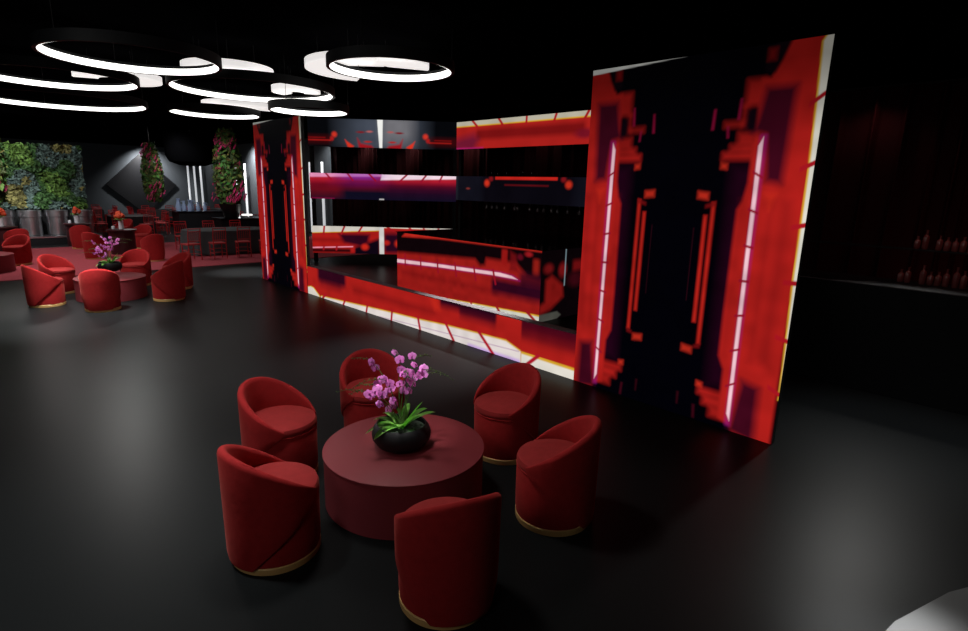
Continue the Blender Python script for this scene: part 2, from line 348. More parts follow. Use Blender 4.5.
def back_mid():
    P = Pic(5.6, .68, .016, -8.73, 1.93); P.rect(-9, 0, 0, 5, (15, 15, 24)); P.rect(-7.6, -4.4, 1.8, 2.7, (6, 4, 9), .3, .8)
    P.rect(-7.1, -4.93, 2.53, 2.61, (190, 34, 26), .03); P.rect(-6.75, -5.2, 2.375, 2.41, (90, 12, 18), .03)
    for a in (-7.42, -4.58): P.blob(a, 2.43, .11, .1, (196, 46, 28)); P.blob(a+(.16 if a < -6 else -.16), 2.55, .09, .07, (120, 18, 24))
    P.blob(-8.2, 2.27, .09, .03, (110, 40, 36)); P.rect(-8.73, -8.65, 1.8, 2.7, (30, 32, 40), .1); P.noise(.3, .15); return P
def back_low():
    P = Pic(5.6, .75, .016, -8.73, .3); P.rect(-9, 0, 0, 5, (12, 3, 6)); P.rect(-8.73, -8.6, 0, 2, RED, .03)
    P.poly([(-8.55, .3), (-8.1, .3), (-8.1, .9), (-7.95, 1.03), (-8.2, 1.05), (-8.5, .75)], (190, 40, 24), .08); P.rect(-7.4, -4, .5, .62, (60, 8, 12), .15); P.noise(.15, .3); return P
t = thing('led_shelf_wall', 'back wall of three horizontal led bands behind the island bar', 'screen', (-8.73, 5.53, 0))
for nm, fn, z0, h in (('upper_screen', back_top, 3.36, .74), ('middle_screen', back_mid, 1.93, .68), ('lower_screen', back_low, .3, .75)):
    sbox('housing', 0, 5.6, .006, .1, z0, z0+h, M_black, t); screen(nm, fn(), (0, 0, z0), (1, 0, 0), t)
for x in (.05, 5.55): sbox('post', x-.05, x+.05, .1, .2, 0, 4.1, M_black, t)
def side_top():
    P = Pic(4.25, .77, .013, 0, 3.34); P.rect(-1, 6, 0, 6, (6, 7, 10)); P.rect(1.1, 3.1, 3.2, 4.3, (66, 72, 84), .5, 1, su=1.1); P.rect(2.1, 3.0, 3.5, 4.3, (120, 118, 122), .5, .8, su=.4)
    for k in (1, -1):
        q = lambda u: 2.05+k*(u-2.05)
        P.rect(min(q(0), q(.65)), max(q(0), q(.65)), 3.5, 3.535, (200, 36, 28), .03); P.rect(min(q(0), q(.5)), max(q(0), q(.5)), 3.57, 3.6, (150, 20, 20), .03)
        P.rect(min(q(-.3), q(.65)), max(q(-.3), q(.65)), 3.42, 3.66, (70, 6, 10), .12, .5)
        P.blob(q(.75), 3.68, .08, .08, (200, 50, 36)); P.blob(q(.68), 3.57, .06, .07, (160, 26, 26))
        P.poly([(q(1.05), 3.55), (q(1.1), 3.5), (q(1.3), 3.37), (q(1.2), 3.3), (q(1.12), 3.36)], (214, 50, 30), .05); P.poly([(q(1.4), 3.6), (q(1.5), 3.45), (q(1.8), 3.4), (q(1.9), 3.3), (q(1.45), 3.3)], (150, 22, 30), .07)
        P.blob(q(1.7), 3.5, .12, .03, (170, 40, 40)); P.blob(q(1.5), 3.76, .13, .03, (120, 30, 36)); P.blob(q(1.75), 3.78, .1, .03, (170, 90, 90))
    P.poly([(1.97, 4.2), (2.14, 4.2), (2.11, 3.3), (2.03, 3.3)], (236, 236, 232), .02); P.noise(.2, .1); return P
def side_mid():
    P = Pic(4.25, .73, .013, 0, 1.87); P.rect(-1, 6, 0, 6, (14, 12, 30)); P.rect(-1, 6, 2.22, 3, (120, 10, 34), .3); P.rect(-1, 6, 2.36, 3, (172, 26, 44), .14)
    P.rect(.8, 2.2, 2.25, 2.56, (60, 12, 80), .16, .6, su=.8); P.rect(-1, .9, 1.98, 2.3, (120, 12, 22), .3, .6); P.rect(2.2, 5, 2.0, 2.3, (40, 8, 34), .3, .8)
    P.poly([(-.1, 2.48), (2.1, 2.54), (2.15, 2.7), (-.1, 2.7)], (232, 150, 190), .04, .9); P.poly([(2.05, 2.44), (4.3, 2.52), (4.3, 2.7), (2.1, 2.7)], (240, 214, 226), .04)
    P.rect(.9, 2.12, 2.46, 2.7, (130, 50, 170), .12, .6, su=.6)
    for a, b in (((.45, 2.62), (.62, 2.42)), ((1.08, 2.62), (1.24, 2.42)), ((1.7, 2.62), (1.9, 2.42)), ((2.85, 2.64), (2.58, 2.40)), ((3.4, 2.64), (3.22, 2.42)), ((3.86, 2.64), (3.76, 2.44))): P.seg(a, b, .05, (150, 14, 44), .02)
    P.rect(2.0, 2.14, 1.8, 1.91, (180, 176, 176), .02); P.rect(-.1, .7, 1.87, 1.9, (120, 10, 60), .03); P.noise(.2, .08); return P
def side_low():
    P = Pic(4.25, .8, .013, 0, .28); P.rect(-1, 6, 0, 6, (166, 26, 22)); P.rect(-1, 1.2, .30, .42, (40, 4, 8), .1); P.rect(-1, 1.1, .62, .74, DRED, .1, .6)
    P.poly([(.78, .86), (1.7, .86), (1.65, .62), (1.45, .5), (.95, .6)], PURP, .12); P.poly([(1.2, .45), (2.0, .75), (2.0, .2), (1.2, .2)], (14, 5, 18), .12); P.rect(2.1, 2.7, .3, .92, (36, 6, 26), .2); P.blob(1.55, .48, .12, .1, (190, 36, 24)); P.blob(2.2, .62, .1, .08, (180, 30, 24)); P.blob(2.55, .6, .12, .12, (190, 40, 24)); P.rect(1.12, 1.25, .3, .5, (170, 26, 24), .06)
    P.poly([(-.1, .41), (1.2, .47), (1.2, .50), (-.1, .45)], (226, 140, 160), .016)
    for a in (.34, .72): P.seg((a, .5), (a-.02, .38), .05, (160, 20, 30), .02)
    P.poly([(-.1, .86), (1.98, .96), (2.1, 1.06), (4.3, 1.03), (4.3, 1.2), (-.1, 1.2)], YEL, .016); P.poly([(-.1, .88), (1.98, .985), (2.1, 1.06), (4.3, 1.03), (4.3, 1.2), (-.1, 1.2)], (206, 200, 190), .016)
    for a, b in (((.37, 1.1), (.34, .84)), ((.98, 1.12), (.86, .86)), ((1.5, 1.12), (1.36, .9)), ((2.2, 1.1), (2.4, .98)), ((2.84, 1.12), (2.95, 1.0)), ((3.28, 1.12), (3.33, 1.0)), ((3.73, 1.12), (3.75, 1.0))): P.seg(a, b, .055, (160, 20, 30), .02)
    P.rect(1.98, 2.12, .2, 1.2, (206, 204, 200), .02); P.noise(.15, .12); return P
t = thing('led_shelf_wall', 'angled side wall of three horizontal led bands beside the far tall panel', 'screen', (-11.563, 2.370, 0), math.atan2(.7445, .6676))
for nm, fn, z0, h in (('upper_screen', side_top, 3.34, .77), ('middle_screen', side_mid, 1.87, .73), ('lower_screen', side_low, .28, .8)):
    sbox('housing', 0, 4.25, .006, .1, z0, z0+h, M_black, t); screen(nm, fn(), (0, 0, z0), (1, 0, 0), t)
for x in (.05, 4.2): sbox('post', x-.05, x+.05, .1, .2, 0, 4.1, M_black, t)

# ------------------------------------------------------------------ bottles and stemware of the bars
def bottle_mesh(h=.32, r=.04):
    bm = bmesh.new(); lathe(bm, [(r*.9, 0), (r, .01), (r, h*.6), (r*.85, h*.68), (r*.36, h*.76), (r*.33, h*.96), (r*.42, h*.965), (r*.42, h)], 14); return bm
b0 = None
t = thing('bottle_shelf', 'black ledge behind the middle led band of the back wall', 'shelf', (-6, 5.76, 0))
sbox('board', -2.6, 2.6, -.1, .12, 2.34, 2.36, M_black, t); 
for x in (-2.5, 2.5): sbox('bracket', x-.03, x+.03, -.13, .12, 2.26, 2.34, M_black, t)
for i, x in enumerate((492, 498, 507, 519, 523, 532, 538, 546, 553, 560, 571)):
    p = at(x, 172, 2.63); p = CAM+(p-CAM)*((5.74-CAM.y)/(p.y-CAM.y))
    if b0 is None:
        b0 = finish('bottle', bottle_mesh(.38), M_bottle, None, True); tag(b0, 'dark bottle with only its neck showing above the middle led band', 'bottle', 'bottles behind the middle led band'); o = b0
    else: o = b0.copy(); C.objects.link(o)
    o.location = (p.x, 5.74, 2.36); o.scale = (1, 1, .9+.2*random.random())
g0 = None
t = thing('glass_rack', 'black overhead rack under the middle led band holding hanging glasses', 'rack', (-6, 5.66, 0))
sbox('rail', -2.6, 2.6, -.02, .02, 1.915, 1.93, M_black, t)
for i, x in enumerate((487, 492, 497, 505, 515, 518, 530, 538, 544, 552, 558, 568, 580)):
    p = at(x, 204, 1.9); p = CAM+(p-CAM)*((5.66-CAM.y)/(p.y-CAM.y))
    if g0 is None:
        bm = bmesh.new(); lathe(bm, [(.036, -.006), (.036, 0), (.005, -.008), (.005, -.07), (.02, -.082), (.038, -.12), (.034, -.18), (.031, -.18), (.033, -.12), (.0, -.09)], 14, False)
        g0 = finish('wine_glass', bm, M_glass, None, True); tag(g0, 'wine glass hanging upside down under the middle led band', 'glass', 'glasses hanging behind the bar'); o = g0
    else: o = g0.copy(); C.objects.link(o)
    o.location = (p.x, 5.66, 1.915)

t = thing('bar_counter', 'long plain black bar counter under the curtain at the right edge', 'bar counter', (5.6, 2.47, 0))
sbox('body', -5.2, 5.2, 0, .7, 0, 1.30, M_black, t); sbox('countertop', -5.2, 5.2, -.03, .75, 1.30, 1.33, M_black, t); sbox('edge_trim', -5.2, 5.2, -.036, -.03, 1.318, 1.33, M_rim, t)
t = thing('bottle_shelf', 'thin black shelf above the right bar counter carrying bottles', 'shelf', (5.6, 3.2, 0))
sbox('board', -5.2, 5.2, -.1, .1, 1.72, 1.735, M_black, t)
for x in (-4.6, 0, 4.6): sbox('post', x-.02, x+.02, .06, .1, 1.33, 1.72, M_black, t)
M_rb = mat('rose_bottle_glass', srgb(120, 60, 58), rough=.2, spec=.8)
rb0 = None
for row, (pxs, Y, Z, lab, g) in enumerate((((900, 907, 922, 930, 938, 946, 956, 964, 975, 985), 3.0, 1.33, 'small rose glass bottle standing on the right bar counter', 'bottles on the right bar counter'),
                                 ((910, 918, 932, 940, 948, 956, 964, 972, 980), 3.2, 1.735, 'small rose glass bottle standing on the shelf over the right bar', 'bottles on the shelf over the right bar'))):
    for x in pxs:
        p = at(x, 280, 1.3); p = CAM+(p-CAM)*((Y-CAM.y)/(p.y-CAM.y))
        if rb0 is None: rb0 = finish('bottle', bottle_mesh(.2, .034), M_rb, None, True); o = rb0
        else: o = rb0.copy(); C.objects.link(o)
        tag(o, lab, 'bottle', g); o.location = (p.x, Y, Z); o.scale = (1, 1, .75+.5*random.random())

# ------------------------------------------------------------------ curtains
def curtain(x0, x1, y, label, fold):
    bm = bmesh.new(); n = int((x1-x0)/.015); rows = []
    ph = 0
    pts = []
    for i in range(n+1):
        x = x0+(x1-x0)*i/n; ph += .015*2*PI/(fold*(1+.35*math.sin(x*1.7)+.2*math.sin(x*4.1)))
        pts.append((x, y-.16*(.5+.5*math.sin(ph))**9-.03*math.sin(.37*ph)))
    for z in (.02, 1.4, 2.8, 4.24): rows.append([bm.verts.new((p[0]-(x0+x1)/2, p[1]-y, z)) for p in pts])
    for a, b in zip(rows, rows[1:]):
        for i in range(n): bm.faces.new((a[i], a[i+1], b[i+1], b[i]))
    t = thing('curtain', label, 'curtain', ((x0+x1)/2, y, 0)); 
    o = finish('drape', bm, M_curtain, t, True); md = o.modifiers.new('s', 'SOLIDIFY'); md.thickness = .006
    bm = bmesh.new(); tube(bm, [((x0-x1)/2, 0, 4.27), ((x1-x0)/2, 0, 4.27)], .02); finish('curtain_rod', bm, M_black, t)
curtain(-18.5, -3.0, 7.0, 'dark red pleated curtain hanging behind the led bands of the bar', .36)
curtain(-2.9, 11.5, 7.0, 'dark red pleated curtain hanging above the black bar at the right edge', .42)

# ------------------------------------------------------------------ lounge chairs, tables, orchids
def shell_bm():
    bm = bmesh.new(); n = 84; tm = R(130); rings = []
    for i in range(n+1):
        th = -tm+2*tm*i/n; k = abs(th)/tm
        e = max(0., (k-.62)/.38); e = e*e*(3-2*e)                # the arms thin out into the body
        top = .475+.305*max(0., math.cos(k*PI/2))**1.1
        a = max(0., (abs(th)-R(38))/(tm-R(38))); bot = .038+.405*(a**.9)
        top = max(top, bot+.02); h = top-bot; thk = .058*(1-e)+.016*e; off = .016*(1-e)+.004*e
        ro = lambda z: .281+.010*min(1, max(0, z)/.75)
        r_ = thk/2; zt = top-r_*1.1; prof = []
        zs = [bot, bot+(zt-bot)*.06, bot+(zt-bot)*.35, bot+(zt-bot)*.7, zt]
        for z in zs: prof.append((ro(z)+off-(.006 if z == bot else 0), z))
        for q in (35, 70, 100, 130): prof.append((ro(top)+off-r_+r_*math.cos(R(q)), zt+r_*1.1*math.sin(R(q))))
        for z in zs[::-1]: prof.append((ro(z)+off-thk, z))
        rings.append([bm.verts.new((-r*math.cos(th), r*math.sin(th), z)) for r, z in prof])
    m = len(rings[0])
    for a, b in zip(rings, rings[1:]):
        for k in range(m): bm.faces.new((a[k], a[(k+1) % m], b[(k+1) % m], b[k]))
    bm.faces.new(rings[0]); bm.faces.new(rings[-1][::-1])
    bmesh.ops.recalc_face_normals(bm, faces=bm.faces); return bm
def make_chair():
    t = thing('tub_chair', '', 'chair')
    bm = bmesh.new(); lathe(bm, [(.25, 0), (.270, 0), (.275, .004), (.277, .044), (.273, .048), (.25, .048)], 64); finish('base_ring', bm, M_gold, t, True)
    bm = bmesh.new(); lathe(bm, [(.255, .046), (.273, .054), (.277, .1), (.280, .395), (.274, .412), (.255, .416)], 64); finish('body', bm, M_velvet, t, True)
    bm = bmesh.new(); lathe(bm, [(.255, .416), (.273, .418), (.281, .432), (.282, .456), (.273, .480), (.245, .492), (.15, .501), (0, .504)], 64); finish('seat_cushion', bm, M_seat, t, True)
    bm = bmesh.new()
    for k in range(64): pass
    tube(bm, [(.277*math.cos(2*PI*k/64), .277*math.sin(2*PI*k/64), .417) for k in range(65)], .006, n=6); finish('piping', bm, M_velvet, t, True)
    finish('backrest', shell_bm(), M_velvet, t, True)
    return t
chair0 = make_chair(); used = [0]
def gz(x): return .012 if -19.1 < x < -12.3 else 0.
def chair(x, y, rz, label, group):
    if not used[0]:
        used[0] = 1; chair0.location = (x, y, 0); chair0.rotation_euler = (0, 0, rz); chair0['label'] = label; chair0['group'] = group; return chair0
    return dup(chair0, (x, y, gz(x)), rz, label, group)
def make_table():
    t = thing('drum_table', '', 'table'); 
    bm = bmesh.new(); lathe(bm, [(.585, .0), (.600, .006), (.600, .398)], 96); finish('drum', bm, M_table, t, True)
    bm = bmesh.new(); lathe(bm, [(.600, .398), (.607, .402), (.607, .412), (.602, .416), (0, .416)], 96); finish('tabletop', bm, M_table, t, True)
    return t
table0 = make_table(); usedt = [0]
def table(x, y, label, s=1.):
    if not usedt[0]:
        usedt[0] = 1; t = table0; t.location = (x, y, 0)
    else: t = dup(table0, (x, y, gz(x)), 0)
    t['label'] = label; t['group'] = 'round plum drum tables'; return t

def leaf_bm(bm, base, az, L, wd, lift, droop, seg=9):
    rows = []
    for i in range(seg+1):
        k = i/seg; d = L*k; z = lift*k-droop*k*k; w = wd*math.sin(PI*min(1, .12+.86*k))**.7*(1 if k < .999 else .15)
        c = Vector((math.cos(az)*d, math.sin(az)*d, z))+Vector(base); s = Vector((-math.sin(az), math.cos(az), 0))*w/2
        rows.append([bm.verts.new(c-s+Vector((0, 0, w*.18))), bm.verts.new(c), bm.verts.new(c+s+Vector((0, 0, w*.18)))])
    for a, b in zip(rows, rows[1:]):
        for k in range(2): bm.faces.new((a[k], a[k+1], b[k+1], b[k]))
def flower_mesh():
    bm = bmesh.new()
    for i, (az, L, w) in enumerate(((90, .032, .026), (210, .03, .024), (330, .03, .024), (25, .034, .036), (155, .034, .036))):
        a = R(az); c = bm.verts.new((0, .002, 0)); ring = []
        for k in range(10):
            p = 2*PI*k/10; lx = L*.52+L*.5*math.cos(p); ly = w*.5*math.sin(p)
            ring.append(bm.verts.new((lx*math.cos(a)-ly*math.sin(a), -.004*math.cos(p)+(.002 if i > 2 else 0)+.006*(lx/L)**2, lx*math.sin(a)+ly*math.cos(a))))
        for k in range(10): bm.faces.new((ring[k], ring[(k+1) % 10], ring[(k+5) % 10])) if False else None
        ctr = bm.verts.new((L*.5*math.cos(a), -.006, L*.5*math.sin(a)))
        for k in range(10): bm.faces.new((ctr, ring[k], ring[(k+1) % 10]))
        bm.verts.remove(c)
    bmesh.ops.solidify(bm, geom=bm.faces[:], thickness=.0016)
    nf = len(bm.faces)
    ball(bm, (0, -.010, -.004), .007, 1); ball(bm, (0, -.012, -.013), .006, 1)
    bm.faces.ensure_lookup_table()
    for f in bm.faces[nf:]: f.material_index = 1
    return bm
def make_orchid():
    t = thing('potted_orchid', '', 'plant')
    bm = bmesh.new(); lathe(bm, [(.10, 0), (.13, .004), (.185, .03), (.218, .075), (.222, .11), (.208, .15), (.19, .172), (.182, .176), (.176, .170), (.19, .14), (.19, .12)], 64, True)
    finish('bowl', bm, M_bowl, t, True)
    bm = bmesh.new(); lathe(bm, [(.188, .118), (.187, .13), (.12, .142), (0, .146)], 40)
    for i in range(60):
        a, r = random.random()*2*PI, .165*math.sqrt(random.random()); ball(bm, (r*math.cos(a), r*math.sin(a), .142), .008+.006*random.random(), 1)
    finish('pebbles', bm, M_soil, t, True)
    for az, L, w, li, dr in ((-100, .26, .075, .12, .12), (-140, .25, .065, .10, .13), (-170, .22, .06, .14, .12), (-60, .2, .06, .2, .12), (-20, .24, .075, .27, .10), (20, .24, .07, .22, .09), (60, .2, .06, .2, .1), (110, .22, .06, .2, .11), (160, .23, .065, .16, .13), (-120, .18, .05, .16, .1), (5, .16, .06, .26, .04)):
        bm = bmesh.new(); leaf_bm(bm, (.02*math.cos(R(az)), .02*math.sin(R(az)), .14), R(az), L, w, li, dr); bmesh.ops.solidify(bm, geom=bm.faces[:], thickness=.003)
        finish('leaf', bm, M_leaf, t, True)
    fm = flower_mesh(); f0 = finish('flower', fm, None, t, True, mats=[M_petal, M_lip]); first = True
    # flower spikes: (azimuth, reach, height, number of blossoms)
    for si, (az, reach, hgt, nf) in enumerate(((-150, .15, .34, 4), (180, .20, .48, 4), (-110, .12, .42, 4), (140, .10, .56, 3), (-45, .08, .50, 4), (-10, .17, .52, 4), (60, .10, .54, 3), (20, .12, .44, 3), (-165, .19, .24, 4), (-125, .21, .34, 3))):
        bm = bmesh.new(); pts = []; a = R(az)
        for i in range(17):
            k = i/16; rr = reach*(k**1.5)*1.25; z = .14+hgt*(1.25*k-.25*k*k*k)*.9
            pts.append(Vector((rr*math.cos(a)+.012*math.sin(4*k+si), rr*math.sin(a)+.012*math.cos(5*k+si), z)))
        # the bare bud tip arches outward
        tip = pts[-1]; tl_ = .09+.05*(si % 3)
        for i in range(1, 8):
            k = i/7; pts.append(tip+Vector((math.cos(a)*tl_*1.5*k, math.sin(a)*tl_*1.5*k, tl_*.55*k-.6*tl_*k*k)))
        tube(bm, pts, .0036, .0016, 6); st = finish('flower_spike', bm, M_stem, t, True)
        for i in range(17, 24):
            bm = bmesh.new(); ball(bm, (0, 0, 0), .0065-.0005*(i-17), 1)
            finish('bud', bm, M_bud, st, True, pts[i]+Vector((random.uniform(-.004, .004), random.uniform(-.004, .004), random.choice((-.007, .007)))))
        for q in range(nf):
            p = pts[16-int(q*2.9)]+Vector((random.uniform(-.03, .03), random.uniform(-.03, .03), random.uniform(-.015, .015)))
            if first: o = f0; first = False
            else: o = f0.copy(); C.objects.link(o); o.parent = t
            o.location = p; o.rotation_euler = (R(random.uniform(-52, -14)), R(random.uniform(-20, 20)), R(47+random.uniform(-45, 45))); s = random.uniform(.95, 1.25); o.scale = (s, s, s)
    return t
orchid0 = make_orchid()

TC = W(-.581, 3.937)
table(TC[0], TC[1], 'round plum drum table in front carrying the larger looking orchid')
orchid0.location = (.79, -3.19, .416); orchid0.rotation_euler = (0, 0, R(20)); orchid0.scale = (1, 1, 1.08); tag(orchid0, 'pink orchid in a black bowl on the front drum table', 'plant', 'orchids in black bowls')
G1 = 'tub chairs around the front drum table'
for (wx, wy), dth, lab in (((-.18, 2.84), 4, 'red velvet tub chair nearest the camera, its back turned to us at the bottom edge'),
                      ((-1.32, 3.23), 0, 'red velvet tub chair at the front table, lower one of the pair on the left'),
                      ((-1.63, 4.22), 0, 'red velvet tub chair at the front table, half hidden behind the lower left chair'),
                      ((-1.03, 4.98), 0, 'red velvet tub chair standing behind the front orchid'),
                      ((.215, 4.70), 0, 'red velvet tub chair at the front table nearest the low led wall, facing us'),
                      ((.544, 3.70), 0, 'red velvet tub chair at the front table, rightmost, in side view')):
    p = W(wx, wy); chair(p[0], p[1], facing(p, TC)+R(dth), lab, G1)
T2 = (-8.98, -3.25)
table(T2[0], T2[1], 'round plum drum table beyond, half hidden by tub chairs, carrying the smaller looking orchid')
dup(orchid0, (-9.75, -3.1, .416), R(60), 'pink orchid in a black bowl on the second drum table among tub chairs', 'orchids in black bowls')
G2 = 'tub chairs around the second drum table'
for x, y, lab in ((-8.85, -4.30, 'red velvet tub chair leftmost at the second drum table, seen from its side'), (-10.09, -3.95, 'red velvet tub chair at the second drum table, facing us beside the leftmost chair'),
                  (-7.85, -3.61, 'red velvet tub chair at the second drum table with its rounded back straight to us'), (-8.15, -2.45, 'red velvet tub chair at the second drum table, right side, seen from behind'),
                  (-9.31, -1.96, 'red velvet tub chair at the second drum table, tucked behind its right chair'), (-10.2, -2.55, 'red velvet tub chair behind the second orchid, facing us')):
    chair(x, y, facing((x, y), T2), lab, G2)
T3 = (-14.11, -4.94); table(T3[0], T3[1], 'round plum drum table cut by the left edge of the picture')
G3 = 'tub chairs of the far lounge groups'
def high_table(x, y, label, r=.40):
    t = thing('high_table', label, 'table', (x, y, gz(x)), 0, 'dark round tables carrying orange bouquets')
    bm = bmesh.new(); lathe(bm, [(r-.08, 0), (r-.06, .01), (r-.06, .70), (r-.08, .71)], 48); finish('drum', bm, M_dark, t, True)
    bm = bmesh.new(); lathe(bm, [(r-.01, .71), (r, .715), (r, .745), (r-.01, .75), (0, .75)], 48); finish('tabletop', bm, M_dark, t, True)
M_dark = mat('dark_wine_lacquer', srgb(52, 14, 20), rough=.4)
T4 = (-18.7, -4.25); high_table(T4[0], T4[1], 'dark round table at the left edge below the chrome planters')
T5 = (-19.57, -2.2); high_table(T5[0], T5[1], 'dark round table farthest back, by the end of the living wall')
T6 = (-16.3, -1.55); high_table(T6[0], T6[1], 'dark round table among the tub chairs above the second orchid')
for x, y, T, lab in ((-15.1, -4.2, T3, 'red velvet tub chair behind the table at the left edge, larger of that pair'), (-17.55, -4.0, T4, 'red velvet tub chair far left, peeking out behind a larger tub chair'),
                     (-18.45, -2.3, T5, 'red velvet tub chair standing alone before the plinth of the living wall'), (-15.5, -2.4, T6, 'red velvet tub chair left of the second orchid, back turned to us'),
                     (-21.0, -.55, T5, 'red velvet tub chair farthest back, small beside an orange bouquet'), (-14.2, -1.24, T6, 'red velvet tub chair on the carpet right of the second orchid, back to us'),
                     (-17.5, -.75, T6, 'red velvet tub chair facing us, farther back behind the carpet bouquet')):
    chair(x, y, facing((x, y), T), lab, G3)

# ------------------------------------------------------------------ small bouquets with candles
def bouquet(x, y, z, lab, lab2, g0=[None]):
    if g0[0] is None:
        t = thing('flower_vase', lab, 'vase', (x, y, z), 0, 'orange bouquets on the far tables')
        bm = bmesh.new(); lathe(bm, [(.06, 0), (.07, .01), (.065, .2), (.075, .26), (.068, .26), (.06, .2)], 20); finish('vase', bm, M_white, t, True)
        for i in range(14):
            bm = bmesh.new(); a, b = random.random()*2*PI, random.random(); r = .13*math.sqrt(b)
            ball(bm, (0, 0, 0), .06, 2)
            for v in bm.verts: v.co *= 1+.25*math.sin(9*v.co.x/.06+3*i)*math.sin(8*v.co.z/.06)
            finish('blossom', bm, M_orange, t, True, (r*math.cos(a), r*math.sin(a), .40+.09*(1-b)+random.uniform(-.06, .04)))
        bm = bmesh.new()
        for i in range(10):
            a = 2*PI*i/10; leaf_bm(bm, (0, 0, .25), a, .2, .06, .16, .1, 5)
        finish('leaves', bm, M_leaf, t, True); g0[0] = t
        c = thing('candle_holder', lab2, 'candle', (x, y, z), 0, 'lit candles beside the bouquets')
        bm = bmesh.new(); lathe(bm, [(.035, 0), (.045, .005), (.045, .09), (.04, .09), (.04, .05), (0, .05)], 16); finish('cup', bm, M_white, c, True)
        bm = bmesh.new(); lathe(bm, [(.036, .05), (.036, .085), (0, .09)], 16); finish('candle', bm, M_candle, c, True); g0.append(c)
    else: dup(g0[0], (x, y, z), random.random()*6, lab); c = dup(g0[1], (x, y, z), 0, lab2)
    c.location = Vector((x, y, z))-AX*.25; c.location.z = z
bouquet(T4[0], T4[1], .75+gz(T4[0]), 'white vase of orange flowers at the left edge before the planters', 'lit candle at the left edge beside the orange flowers')
bouquet(T5[0], T5[1], .75+gz(T5[0]), 'white vase of orange flowers farthest back, beside the living wall end', 'lit candle beside the farthest orange flowers')
bouquet(T6[0], T6[1], .75+gz(T6[0]), 'white vase of orange flowers just above the second orchid', 'lit candle beside the orange flowers above the second orchid')

# ------------------------------------------------------------------ dining tables and red chairs
def make_dchair():
    t = thing('dining_chair', '', 'chair'); m = M_redwood
    bm = bmesh.new(); box(bm, -.2, .2, -.2, .2, .44, .485, .015); finish('seat', bm, M_redpad, t, True)
    for x, y in ((.17, .17), (.17, -.17)):
        bm = bmesh.new(); tube(bm, [(x, y, .001), (x, y, .44)], .014, .017); finish('leg', bm, m, t, True)
    for y in (.18, -.18):
        bm = bmesh.new(); tube(bm, [(-.22, y, .003), (-.19, y, .44), (-.21, y, .7), (-.25, y, .93)], .015, .014); finish('leg', bm, m, t, True)
    bm = bmesh.new()
    for z, x in ((.92, -.248), (.84, -.233), (.56, -.198)): tube(bm, [(x, -.18, z), (x, .18, z)], .014)
    for y in (-.12, -.06, 0, .06, .12): tube(bm, [(-.198, y, .56), (-.233, y, .84)], .008)
    finish('backrest', bm, m, t, True)
    bm = bmesh.new()
    for z in (.16, .28):
        for y in (.175, -.175): tube(bm, [(-.21, y, z), (.17, y, z)], .009)
        tube(bm, [(.17, -.17, z), (.17, .17, z)], .009)
    finish('stretcher', bm, m, t, True)
    return t
d0 = make_dchair(); dused = [0]
def dchair(x, y, rz, label, group):
    if not dused[0]:
        dused[0] = 1; d0.location = (x, y, gz(x)); d0.rotation_euler = (0, 0, rz); d0['label'] = label; d0['group'] = group; return
    dup(d0, (x, y, gz(x)), rz, label, group)
def cloth_table(x, y, lab, rx=.85, ry=.85, cloth=M_cloth):
    t = thing('dining_table', lab, 'table', (x, y, gz(x)), 0)
    bm = bmesh.new(); n = 72
    rows = []
    for j, (k, z, am) in enumerate(((0, .765, 0), (.97, .765, 0), (1, .755, 0), (1.01, .70, .01), (1.03, .35, .03), (1.05, .02, .045))):
        if k == 0: rows.append([bm.verts.new((0, 0, z))]); continue
        rows.append([bm.verts.new(((rx*(abs(math.cos(2*PI*i/n))**.7)*math.copysign(1, math.cos(2*PI*i/n)))*(k+am*math.sin(14*2*PI*i/n)), (ry*(abs(math.sin(2*PI*i/n))**.7)*math.copysign(1, math.sin(2*PI*i/n)))*(k+am*math.sin(14*2*PI*i/n)), z)) for i in range(n)])
    for i in range(n): bm.faces.new((rows[0][0], rows[1][i], rows[1][(i+1) % n]))
    for a, b in zip(rows[1:], rows[2:]):
        for i in range(n): bm.faces.new((a[i], b[i], b[(i+1) % n], a[(i+1) % n]))
    bmesh.ops.recalc_face_normals(bm, faces=bm.faces)
    finish('tablecloth', bm, cloth, t, True)
    bm = bmesh.new(); lathe(bm, [(.3, 0), (.3, .03), (.05, .05), (.05, .75)], 20); finish('pedestal', bm, M_black, t, True)
M_cloth2 = mat('black_tablecloth', srgb(26, 24, 26), rough=.85)
cloth_table(-15.1, 1.2, 'nearest dining table with long charcoal cloth on the carpet beside the far tall panel', .75, 1.35)
GD = 'red dining chairs of the nearest dining table'
for y in (-.35, .4, 1.15, 1.9):
    dchair(-13.75, y, PI+random.uniform(-.25, .25), 'red open-frame dining chair in the front row of the nearest dining table, back to us', GD+', front row')
for y in (.2, 1.1, 2.0): dchair(-16.4, y, 0, 'red open-frame dining chair on the far side of the nearest dining table, facing us', GD+', far row')
for (tx, ty, lab, gl) in ((-23.4, .2, 'dark round dining table in line with the hanging flower basket', 'under the hanging flower basket'), (-21.2, 4.75, 'dark round dining table hidden behind the tall flower column', 'behind the flower column'),
                          (-27.6, 2.4, 'dark round dining table far back before the black diamond', 'before the black diamond'), (-28.6, 5.2, 'dark round dining table far back before the group of three tube lamps', 'before the three tube lamps'),
                          (-29.0, -.6, 'dark round dining table farthest left beyond the end of the living wall', 'beyond the living wall end')):
    cloth_table(tx, ty, lab, .8, .8, M_cloth2)
    for k in range(8):
        a = 2*PI*k/8+.25; dchair(tx+1.18*math.cos(a), ty+1.18*math.sin(a), a+PI, 'red open-frame dining chair at the dark round table '+gl, 'red dining chairs '+gl)

